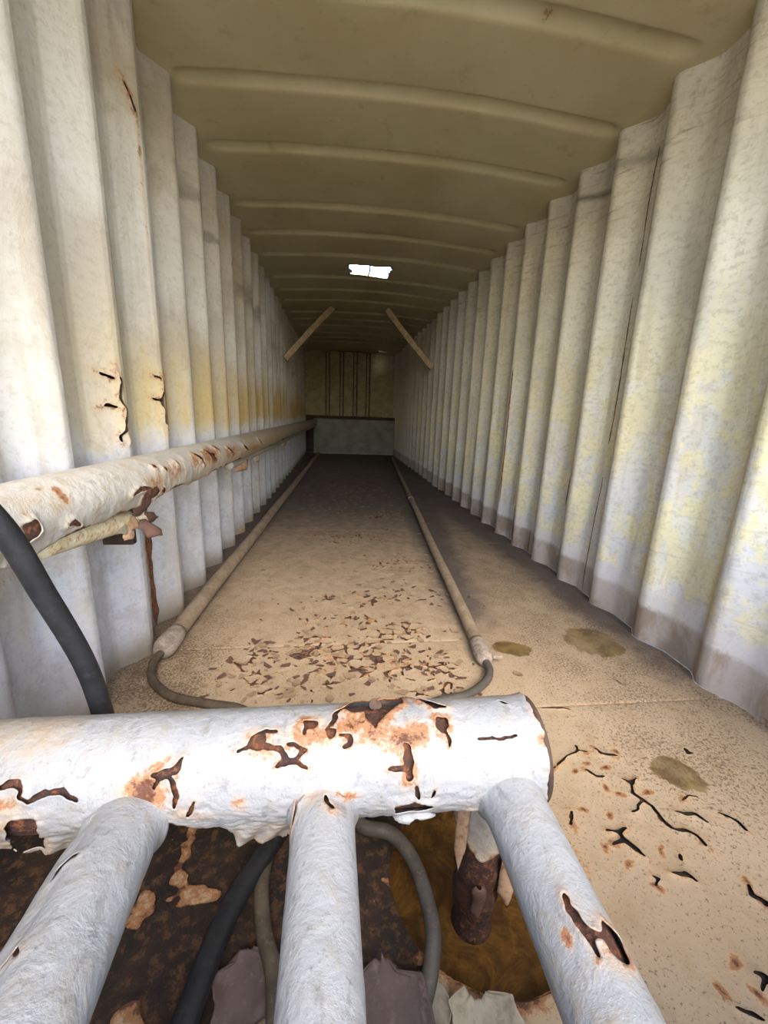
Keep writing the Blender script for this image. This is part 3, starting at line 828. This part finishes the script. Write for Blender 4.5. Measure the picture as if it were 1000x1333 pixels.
def beam_extra(c):
    S, T, A = c['S'], c['T'], c['A']
    # torn lower edge: the skin ends or hangs free below the pipe
    tt = 112.0
    end = np.interp(S, [-.62, -.53, -.50, -.44, -.41, -.385, -.36, -.33, -.285, -.262, -.252, -.24, -.20, -.185, -.176, -.165, -.10, -.055, -.03, .0, .03],
                    [135, 140, 150, 150, 145, 128, 118, 118, 116, 100, 108, 118, 122, 126, 128, 168, 160, 146, 136, 150, 200])
    end = end + 9 * (fbm(S * 90, T * .03, 4, 3) - .5) * 2
    hang = np.interp(S, [-.62, -.50, -.42, -.36, -.19, -.172, -.03, .02], [.3, 1, 1, 0, 0, 1, .9, 0])
    over = np.clip(T - tt, 0, 90)
    d, a, b = frame_of(BD)
    t0 = tt * R2D
    tang = -math.sin(t0) * a + math.cos(t0) * b
    base = BR * (np.cos(t0) * a + np.sin(t0) * b)
    free = base + (over * R2D * BR)[..., None] * (tang * .98 + .10 * b) + (.005 * np.sin(S * 140 + over * .12) * over / 40)[..., None] * b
    on = c['rad'][..., None] * (np.cos(T * R2D)[..., None] * a + np.sin(T * R2D)[..., None] * b)
    c['shift'] = np.where((over > 0)[..., None], (free - on) * hang[..., None], 0)
    c['gone'] |= (T > end) & (S < .03)
    c['gone'] |= (T < -150) & (S < .03)
    de = np.clip(end - T, 0, 60) * R2D * BR
    c['rust'] = np.maximum(c['rust'], (.5 * np.exp(-de / .008) * (S < .0)) * (.4 + fbm(S * 20, A * 20, 8, 2)))
    c['dirt_and_falloff'] = np.maximum(c['dirt_and_falloff'], .55 * sstep(-.35, -.47, S) * sstep(80, 10, T) + .4 * sstep(-30, -70, T) + .5 * sstep(.1, .25, fbm(S * 3, A * 8, 2, 2) - .42) * sstep(50, 0, T)
                           + .5 * sstep(95, 130, T) * (S < 0))
    # wrinkled skin low on the front
    c['rad'] = c['rad'] + .0022 * sstep(60, 95, T) * (fbm(S * 60 + 3 * fbm(S * 9, A * 9, 1, 2), A * 110, 6, 3) - .5) * 2
    # skin lifting off at the cut end
    e = np.clip(S_END + .012 - S, 0, 1)
    c['rad'] = c['rad'] + .007 * np.exp(-e / .012) * fbm(T * .05, S * 0, 5, 3) * 1.6
    c['gone'] |= S > S_END + .004 + .012 * fbm(T * .06, S * 0 + 3, 6, 3)
    c['rust'] = np.maximum(c['rust'], .4 * np.exp(-e / .012))
cross = pipe_coat('cross_pipe', frame, B0, BD, BR, np.arange(-.95, S_END + .02, .0022), 268, WHITE, beam_cracks, beam_peels, beam_blobs, beam_extra, lip=.0055)
cross['label'] = 'thick white cross pipe with curling rust-edged paint'
pipe_core('steel_core', cross, B0, BD, BR - .006, -.95, S_END - .004, RUST)
pipe_core('end_plate', cross, B0, BD, BR + .003, S_END + .008, S_END + .016, DARKMETAL)

def tube_extra(r, r_in, end_s, seed, left=False):
    def f(c):
        S, T, A = c['S'], c['T'], c['A']
        c['rad'] = c['rad'] + .010 * np.exp(-np.abs(end_s - S) / .012) * sstep(20, 80, np.abs(T)) - .012 * sstep(-.04, -.012, S)
        c['dirt_and_falloff'] = np.maximum(c['dirt_and_falloff'], .35 * sstep(.5, .7, fbm(S * 6, A * 20, seed, 3)) + .5 * sstep(70, 120, np.abs(T)))
        if left:
            # the skin has sprung off the outer side of the bar
            w = sstep(-50, -95, T) * sstep(-.02, -.10, S)
            c['rad'] = c['rad'] + .022 * w * (.6 + .6 * fbm(S * 8, S * 0, 3, 2))
            c['gone'] |= (T < -96 + 22 * (fbm(S * 26, S * 0 + 2, 7, 3) - .5)) & (S < -.02)
    return f
L0, LD, LR = (-.331, .6, .410), (-.10, 1, -.17), .050
M0, MD, MR = (-.018, .6, .415), (-.016, 1, -.005), .049
R0, RD, RR_ = (.311, .6, .420), (-.005, 1, .01), .051
bars = [
    (L0, LD, LR, [([(-0.154, 302), (-0.137, 305), (-0.140, 332)], 1.2, .15), ([(-0.250, 302), (-0.241, 312), (-0.257, 330)], .6, .4)], [], [], True, .0),
    (M0, MD, MR, [([(-0.055, 313), (-0.086, 288)], .8, .5), ([(-0.041, 330), (-0.057, 312)], 1.4, .5), ([(-0.058, 3), (-0.073, 7), (-0.085, 22)], .7, .5), ([(-0.041, 352), (-0.046, 20), (-0.057, 40)], 1.1, .55)],
     [], [(-0.057, 340, .02, .02, .5), (-0.052, 30, .02, .02, .5)], False, .0),
    (R0, RD, RR_, [([(-0.233, 345), (-0.247, 346), (-0.265, 349), (-0.275, 356), (-0.279, 13)], 1.3, .45), ([(-0.275, 352), (-0.296, 354)], .5, .4)],
     [([(-0.262, 18), (-0.279, 10), (-0.298, 14), (-0.300, 34), (-0.275, 42)], .5)], [(-0.270, 326, .012, .008, .85), (-0.280, 25, .03, .03, .5), (0.018, 300, .02, .01, .4)], False, .0)]
for i, (p0, d, r, cr, pe, bl, lf, s1) in enumerate(bars):
    ss = np.concatenate([np.arange(-.745, -.42, .02), np.arange(-.42, -.012, .0028)])
    bar = pipe_coat('bar', frame, p0, d, r, ss, 130, WHITE, cr, pe, bl, tube_extra(r, BR, -.05, 30 + i, lf), lip=.005, seed=40 + i)
    pipe_core('steel_core', bar, p0, d, r - .004, -.745, -.04, RUST, 28)

# post under the frame: paint gone from the lower half
PX, PY = .318, .665
def post_extra(c):
    S, T = c['S'], c['T']
    lim = np.interp(wrap(T), [-180, -120, -70, -20, 30, 80, 130, 180], [.22, .25, .22, .19, .25, .18, .20, .22])
    lim = lim + .05 * (fbm(wrap(T) * .035, S * 12, 5, 3) - .5)
    c['gone'] |= S < lim
    e = np.clip(S - lim, 0, 1)
    c['rad'] = c['rad'] + .008 * np.exp(-e / .012) * (.3 + fbm(T * .06, S * 5, 9, 2))
    c['rust'] = np.maximum(c['rust'], .55 * np.exp(-e / .03))
    c['dirt_and_falloff'] = np.maximum(c['dirt_and_falloff'], .35 + .3 * sstep(.4, .2, S))
def post_coat():
    global frame_of
    keep = frame_of
    def fo(d):
        if abs(d[2]) > .9:
            return np.array([0, 0, 1.0]), np.array([0, -1.0, 0]), np.array([1.0, 0, 0])
        return keep(d)
    frame_of = fo
    o = pipe_coat('support_post', frame, (PX, PY, 0), (0, 0, 1), .056, np.arange(.12, .40, .003), 110, CREAMP, extra=post_extra, seed=66)
    frame_of = keep
    return o
post = post_coat()
post['label'] = 'support post rusted bare at its foot'
zc = np.linspace(-.07, .42, 26)
sweep('steel_core', [(PX, PY, z) for z in zc], [.050 + .004 * math.sin(z * 60) * (z < .2) - .006 * (z < .03) for z in zc], RUST, post, 30)

def sheet(name, outline_w, length, origin, u, v, mat, parent=None, curl=.0, curl2=.0, seed=0, nu=9, nv=14, thick=.0015, rag=.25, loc=None):
    """ragged piece of peeled paint: u across, v along, curl bends it about the other axis"""
    u = np.array(u, float); u /= np.linalg.norm(u); v = np.array(v, float); v -= u * (v @ u); v /= np.linalg.norm(v)
    n = np.cross(u, v)
    a = np.linspace(-1, 1, nu); b = np.linspace(0, 1, nv)
    A, Bq = np.meshgrid(a, b, indexing='ij')
    wl = 1 + rag * 2 * (fbm(Bq * 2.5, (A > 0) * 7.3 + seed, seed, 1) - .5) + .10 * (fbm(Bq * 9, (A > 0) * 3.7 + seed, seed + 7, 2) - .5)
    taper = np.clip(np.minimum(Bq * 6, (1 - Bq) * 6) + .35, 0, 1)
    le = 1 + rag * 1.6 * (fbm(A * 1.0, A * 0 + seed + 4, seed + 3, 1) - .5) + .10 * (fbm(A * 7, A * 0 + seed, seed + 6, 2) - .5)
    U = A * outline_w / 2 * wl * taper; Vv = Bq * length * le
    N = curl * outline_w * A * A + curl2 * length * Bq * Bq + .06 * outline_w * (fbm(A * 3, Bq * 4, seed + 8, 2) - .5)
    P = np.array(origin, float) + U[..., None] * u + Vv[..., None] * v + N[..., None] * n
    if loc is None:
        return grid_obj(name, P, mat, parent, thick=thick)
    o = grid_obj(name, P - np.array(loc), mat, parent, thick=thick)
    o.location = loc
    return o
# loose skins around the post
sheet('peeled_strip', .022, .17, (.258, .625, .36), (.9, -.3, 0), (.04, 0, -1), SHEETRUST, post, .2, -.05, 3)
sheet('peeled_strip', .042, .13, (.372, .612, .20), (.9, .3, 0), (.05, -.06, -1), SHEETRUST, post, .25, .1, 5)
sheet('peeled_strip', .03, .07, (.30, .60, .13), (1, 0, 0), (0, -.1, -1), FLAKEDARK, post, .3, .1, 8)
# torn skins along the cross pipe
for (x, y, z, w, l, u, v, mt, sd) in [(.165, .625, .533, .030, .014, (1, 0, 0), (0, -.5, .25), CREAMP, 2), (.225, .63, .532, .02, .012, (1, 0, .1), (0, -.6, .4), CREAMP, 4),
                                       (-.33, .60, .365, .03, .05, (1, 0, 0), (0, .1, -1), CREAMP, 6), (.078, .655, .530, .022, .016, (1, .1, 0), (0, .5, .5), DARKMETAL, 9),
                                       (.14, .563, .395, .07, .014, (1, 0, 0), (0, -.7, .1), WHITE, 11)]:
    sheet('curled_paint', w, l, (x, y, z), u, v, mt, cross, .1, .3, sd, 7, 8)

# ------------------------------------------------------------------ handrail along the left wall
RL0, RLD, RLR = (-.70, 0, .822), (.012, 1, 0), .08
rail = empty('handrail', (-.70, .2, 0))
tag(rail, 'long white peeling handrail pipe along the corrugated left wall', 'handrail')
ss = [.1]
while ss[-1] < 10.95:
    ss.append(ss[-1] + (.012 if ss[-1] < .7 else .0042 * max(1, ss[-1] / 1.5)))
rail_cracks = [([(1.262, 96), (1.30, 90), (1.34, 91), (1.38, 97)], 1.6, .5), ([(.965, 104), (.985, 101), (1.01, 110)], 1.2, .4), ([(1.45, 50), (1.465, 56)], 1.6, .7), ([(1.51, 62), (1.53, 70)], 1.6, .7),
               ([(1.63, 56), (1.645, 66)], 1.6, .6), ([(1.47, 110), (1.50, 118)], 3, .6), ([(1.85, 50), (1.9, 70), (1.92, 90)], 2.0, .8), ([(2.0, 45), (2.04, 70), (2.1, 85)], 2.2, .8),
               ([(2.15, 40), (2.2, 62)], 2.2, .8), ([(2.35, 60), (2.42, 85)], 2.2, .7), ([(2.7, 70), (2.8, 95)], 2.5, .7), ([(3.2, 60), (3.3, 100)], 2.5, .6)]
rail_peels = [([(.835, 80), (.875, 78), (.880, 96), (.845, 104)], .3), ([(1.34, 100), (1.42, 96), (1.46, 112), (1.40, 135), (1.33, 125)], .5),
              ([(2.02, 62), (2.10, 66), (2.08, 84), (2.03, 78)], .8)]
rail_blobs = [(.952, 36, .03, .01, .45), (.985, 56, .018, .03, .9), (.90, 50, .06, .03, .35), (.86, 66, .015, .02, .45), (1.42, 88, .10, .04, .6), (1.6, 78, .12, .05, .55), (1.85, 70, .1, .05, .6), (2.05, 66, .16, .06, .8), (2.4, 80, .2, .05, .65), (3.0, 95, .4, .04, .6), (4.0, 90, .6, .04, .5)]
def rail_extra(c):
    S, T, A = c['S'], c['T'], c['A']
    end = 128 + 40 * (fbm(S * 5, S * 0, 12, 4) - .5) + 10 * (fbm(S * 60, S * 0, 13, 3) - .5)
    end = np.where(S < .8, 170, end)
    c['gone'] |= T > end
    de = np.clip(end - T, 0, 90) * R2D * RLR
    c['rad'] = c['rad'] + .012 * np.exp(-de / .016) * fbm(S * 7, S * 0, 3, 3) * (S > .75)
    c['rust'] = np.maximum(c['rust'], .6 * np.exp(-de / .012) * sstep(.4, .6, fbm(S * 4, A * 4, 22, 3)))
    bump = sstep(1.35, 1.7, S) * sstep(2.6, 1.9, S) * sstep(30, 60, T)
    c['rad'] = c['rad'] + .007 * bump * (fbm(S * 26, A * 14, 16, 3) - .4)
    c['dirt_and_falloff'] = np.maximum(c['dirt_and_falloff'], .75 * sstep(1.3, 4.0, S) + .35 * sstep(55, 110, T) + .3 * sstep(.5, .7, fbm(S * 4, A * 10, 3, 3)))
rail_pipe = pipe_coat('rail_pipe', rail, RL0, RLD, RLR, np.array(ss), 150, CREAMP, rail_cracks, rail_peels, rail_blobs, rail_extra, thick=.002, lip=.009, seed=90)
pipe_core('steel_core', rail_pipe, RL0, RLD, RLR - .006, .1, 10.95, RUST, 36)
# lower bar, broken away in the middle
def lower_bar(y0, y1, r, mat, seed):
    n = max(8, int((y1 - y0) / .03))
    path = [(-.700 + .012 * y, y, .750 - .062 * min(1, max(0, (y - .98) / .5)) * (y1 < 2) - .02 * (y1 > 2) + .004 * math.sin(y * 5 + seed)) for y in np.linspace(y0, y1, n)]
    ss_ = np.linspace(0, 1, n)
    return sweep('lower_bar', path, r * (1 + .12 * np.sin(ss_ * 40 + seed) * (n > 20)), mat, rail, 18)
LOWBAR = m_primer('lower_bar_paint', srgb(214, 206, 178), srgb(190, 170, 132), srgb(150, 98, 62), .7, 9)
lower_bar(.98, 1.47, .033, LOWBAR, 1)
lower_bar(2.62, 10.9, .026, CREAMP, 2)
box('bracket', (-.80, 1.44, .60), (-.70, 1.47, .73), DARKMETAL, rail, .004)
for (x, y, z, w, l, u, v, mt, sd) in [(-.655, 1.36, .725, .09, .045, (0, 1, -.1), (.35, 0, -.6), SHEETRUST, 1), (-.64, 1.37, .705, .05, .08, (.1, .7, .5), (.4, .8, .15), FLAKEDARK, 2), (-.655, 1.43, .70, .035, .09, (.2, .2, 1), (.25, 1, .15), FLAKEDARK, 3), (-.65, 1.33, .69, .06, .03, (0, 1, .1), (.2, 0, -1), SHEETRUST, 5), (-.650, 1.36, .735, .06, .11, (.3, -.2, 1), (.3, 1, .1), FLAKEDARK, 14),
                                       (-.655, 1.30, .715, .10, .03, (0, 1, -.1), (.3, 0, -1), SHEETPALE, 4), 
                                       (-.64, 3.0, .735, .3, .07, (0, 1, 0), (.2, 0, -1), SHEETRUST, 8), (-.64, 3.5, .73, .2, .06, (0, 1, 0), (.2, 0, -1), SHEETPALE, 9),
                                       (-.62, 5.2, .735, .3, .06, (0, 1, 0), (.2, 0, -1), SHEETRUST, 10)]:
    sheet('peeled_paint', w, l, (x, y, z), u, v, mt, rail_pipe, .15, .15, sd, 8, 8)
for y in (10.6,):
    box('rail_post', (-.66, y, 0), (-.60, y + .06, .78), DARKMETAL, rail, .005)

# ------------------------------------------------------------------ hoses and floor pipes
def hose(name, pts, r, mat, label, n=12):
    base = (pts[0][0], pts[0][1], 0)
    e = empty(name, base)
    o = sweep('hose_tube', catmull(pts, n), r, mat, e, 16)
    COL.objects.unlink(o); m_ = o.data
    # one mesh is the whole thing: keep it as the top-level object
    o.parent = None; COL.objects.link(o); o.location = base; o.name = name
    bpy.data.objects.remove(e); o.name = name
    tag(o, label, 'hose')
    return o
hose('rubber_hose', [(-.70, .42, .935), (-.66, .52, .985), (-.59, .64, .99), (-.545, .70, .885), (-.522, .744, .732), (-.500, .784, .572), (-.490, .803, .432), (-.490, .82, .28), (-.50, .86, .10), (-.53, .92, .024), (-.60, 1.0, .022)], .0195, RUBBER,
     'thick black hose hanging over the handrail down behind the cross pipe')
hose('rubber_hose', [(-.095, .93, .028), (-.13, .85, .035), (-.165, .765, .05), (-.216, .656, .055), (-.250, .502, .050), (-.27, .34, .03), (-.29, .1, .028), (-.30, -.05, .026)], .0235, RUBBER,
     'straight black hose lying on the rusted floor beside the middle bar')

def floor_pipe(p, q, r, rc, label, joint=None):
    p, q = np.array(p, float), np.array(q, float)
    d = (q - p) / np.linalg.norm(q - p)
    e = empty('floor_pipe', (p[0], p[1], 0))
    tag(e, label, 'pipe')
    n = 90
    path = np.array([p + (q - p) * t for t in np.linspace(0, 1, n)])
    path[:, 2] += .004 * np.sin(np.linspace(0, 25, n))
    sweep('pipe_run', path, r, PIPE, e, 20)
    sweep('end_collar', [p - d * .045, p - d * .035, p - d * .01, p + d * .06, p + d * .10, p + d * .13], [rc * .55, rc * .85, rc * 1.05, rc * 1.05, rc, r * 1.01], PIPECAP, e, 20)
    if joint:
        j = p + d * joint
        sweep('coupling', [j - d * .03, j - d * .028, j + d * .028, j + d * .03], [r, r * 1.18, r * 1.18, r], PIPECAP, e, 20)
    return e
LP = ((-.742, 1.70, .045), (-.445, 10.7, .045))
RP = ((.662, 1.555, .036), (1.40, 10.2, .036))
fp1 = floor_pipe(*LP, .040, .046, 'tan dusty pipe lying along the left wall, hose on its end', None)
fp2 = floor_pipe(*RP, .031, .037, 'straight tan pipe crossing the open floor right of centre', 3.5)
box('bolt', (.70, 1.535, .03), (.745, 1.55, .045), PIPECAP, fp2, .003)
h1 = sweep('hose_end', catmull([(-.744, 1.665, .04), (-.752, 1.60, .032), (-.715, 1.50, .022), (-.61, 1.40, .02), (-.46, 1.345, .02), (-.323, 1.30, .02), (-.22, 1.18, .02), (-.17, 1.0, .024), (-.152, .85, .03), (-.160, .724, .04), (-.142, .636, .03), (-.114, .573, .022), (-.10, .50, .02)], 10), .0165, RUBBERDUST, fp1, 14)
h2 = sweep('hose_end', catmull([(.659, 1.515, .034), (.655, 1.46, .03), (.615, 1.395, .025), (.515, 1.325, .022), (.392, 1.30, .02), (.24, 1.22, .02), (.12, 1.05, .022), (.05, .92, .035), (.069, .819, .055), (.144, .784, .06), (.188, .709, .06), (.204, .604, .05), (.190, .545, .03), (.165, .50, .018)], 10), .0165, RUBBERGREY, fp2, 14)

# ------------------------------------------------------------------ roof braces
def brace(p, q, label):
    p, q = np.array(p, float), np.array(q, float)
    d = (q - p); L = np.linalg.norm(d); d /= L
    a = np.array([0, 1.0, 0]); b = np.cross(d, a)
    V = []
    n = 9
    for i in range(n):
        t = i / (n - 1)
        c = p + d * L * t + b * .012 * math.sin(t * 3)
        for sa, sb in ((-1, -1), (1, -1), (1, 1), (-1, 1)):
            V.append(c + a * .03 * sa + b * (.043 + .004 * math.sin(t * 17 + sa)) * sb)
    F = [(3, 2, 1, 0), tuple((n - 1) * 4 + k for k in range(4))]
    for i in range(n - 1):
        for k in range(4):
            F.append((i * 4 + k, i * 4 + (k + 1) % 4, (i + 1) * 4 + (k + 1) % 4, (i + 1) * 4 + k))
    o = mesh_obj('timber_brace', V, F, TIMBER, None, False, loc=tuple(p))
    md = o.modifiers.new('bevel', 'BEVEL'); md.width = .006; md.segments = 2
    return tag(o, label, 'brace', 'roof braces')
brace((-.80, 6.92, 1.875), (-.06, 6.92, 2.66), 'pale diagonal timber brace from the left wall to the roof')
brace((1.535, 6.80, 1.835), (.765, 6.80, 2.66), 'pale diagonal timber brace from the right wall to the roof')

# ------------------------------------------------------------------ fallen paint sheets below the frame
SH = [((-.165, .50, .006), .10, .12, (1, .1, 0), (.15, 1, .02), SHEETPURPLE, 'crumpled purple-brown paint sheet between the black hose and middle bar', 21),
      ((-.055, .44, .008), .11, .13, (1, -.1, .05), (.2, 1, .05), SHEETPURPLE, 'folded purple-brown paint sheet lying beside the middle bar', 22),
      ((.13, .40, .010), .13, .17, (1, .2, 0), (-.1, 1, .12), SHEETPURPLE, 'curled brown paint sheet right of the middle bar by the grey hose', 23),
      ((.27, .40, .008), .14, .09, (1, .05, .05), (.1, 1, .1), SHEETPALE, 'pale torn paint sheet at the front rim of the well', 24),
      ((.205, .47, .02), .05, .10, (.8, .5, .5), (.3, 1, .15), SHEETPALE, 'narrow pale paint curl standing at the rim of the well', 25),
      ((-.155, .40, .004), .12, .08, (1, 0, 0), (.1, 1, .05), SHEETPALE, 'flat pale paint sheet at the bottom edge beside the middle bar', 26)]
for org, w, l, u, v, mt, lab, sd in SH:
    o = sheet('fallen_paint_sheet', w, l, org, u, v, mt, None, .12, .05, sd, 30, 30, .0016, .28, loc=org)
    tag(o, lab, 'paint sheet', 'paint sheets fallen under the frame')

# ------------------------------------------------------------------ loose paint flakes on the floor
def flake_mesh(seed, mat):
    r = random.Random(seed)
    n = r.randint(6, 8)
    ang = sorted(r.uniform(0, 2 * math.pi) for _ in range(n))
    ax = r.uniform(0, 3.14); k = r.uniform(3.0, 8.0); tilt = r.uniform(-.15, .15)
    V, F = [], []
    for ring in (0.0, .55, 1.0):
        for a in ([0] if ring == 0 else ang):
            rr = ring * (1 if ring < 1 else r.uniform(.7, 1.2))
            x, y = rr * math.cos(a), rr * .7 * math.sin(a)
            u = x * math.cos(ax) + y * math.sin(ax)
            V.append((x, y, .09 * k * .33 * u * u + tilt * u + .12))
    for i in range(n):
        j = (i + 1) % n
        F.append((0, 1 + i, 1 + j)); F.append((1 + i, 1 + n + i, 1 + n + j, 1 + j))
    me = bpy.data.meshes.new('paint_flake'); me.from_pydata(V, [], F); me.update()
    me.materials.append(mat)
    return me
FM = [flake_mesh(100 + i, FLAKE if i % 2 else FLAKEDARK) for i in range(12)]
cand = []
while len(cand) < 640:
    x, y = rng.uniform(-.62, 1.35), 1.30 + 6.5 * rng.random() ** 1.5
    dn = float(patch_density(np.array(x), np.array(y)))
    if rng.random() < dn ** 1.5 * 1.1 + .03 and x < .66 + .085 * (y - 1.6) + (.6 if rng.random() < .25 else -.05):
        cand.append((x, y))
cand.sort(key=lambda p: p[1])
massV, massF = [], []
for i, (x, y) in enumerate(cand):
    me = FM[rng.randrange(12)]; sc = rng.uniform(.010, .026) * (1.0 + .08 * y); rz = rng.uniform(0, 6.28)
    if i < 290:
        o = bpy.data.objects.new('paint_flake', me)
        link(o, floor)
        o.location = (x, y, .001); o.rotation_euler = (0, 0, rz); o.scale = (sc, sc, sc)
    else:
        b0 = len(massV); c, s = math.cos(rz), math.sin(rz)
        for v in me.vertices:
            massV.append((x + sc * (v.co.x * c - v.co.y * s), y + sc * (v.co.x * s + v.co.y * c), .001 + sc * v.co.z))
        for p in me.polygons:
            massF.append([b0 + k for k in p.vertices])
mo = mesh_obj('paint_flakes', massV, massF, FLAKE, floor, False)
mo['kind'] = 'stuff'
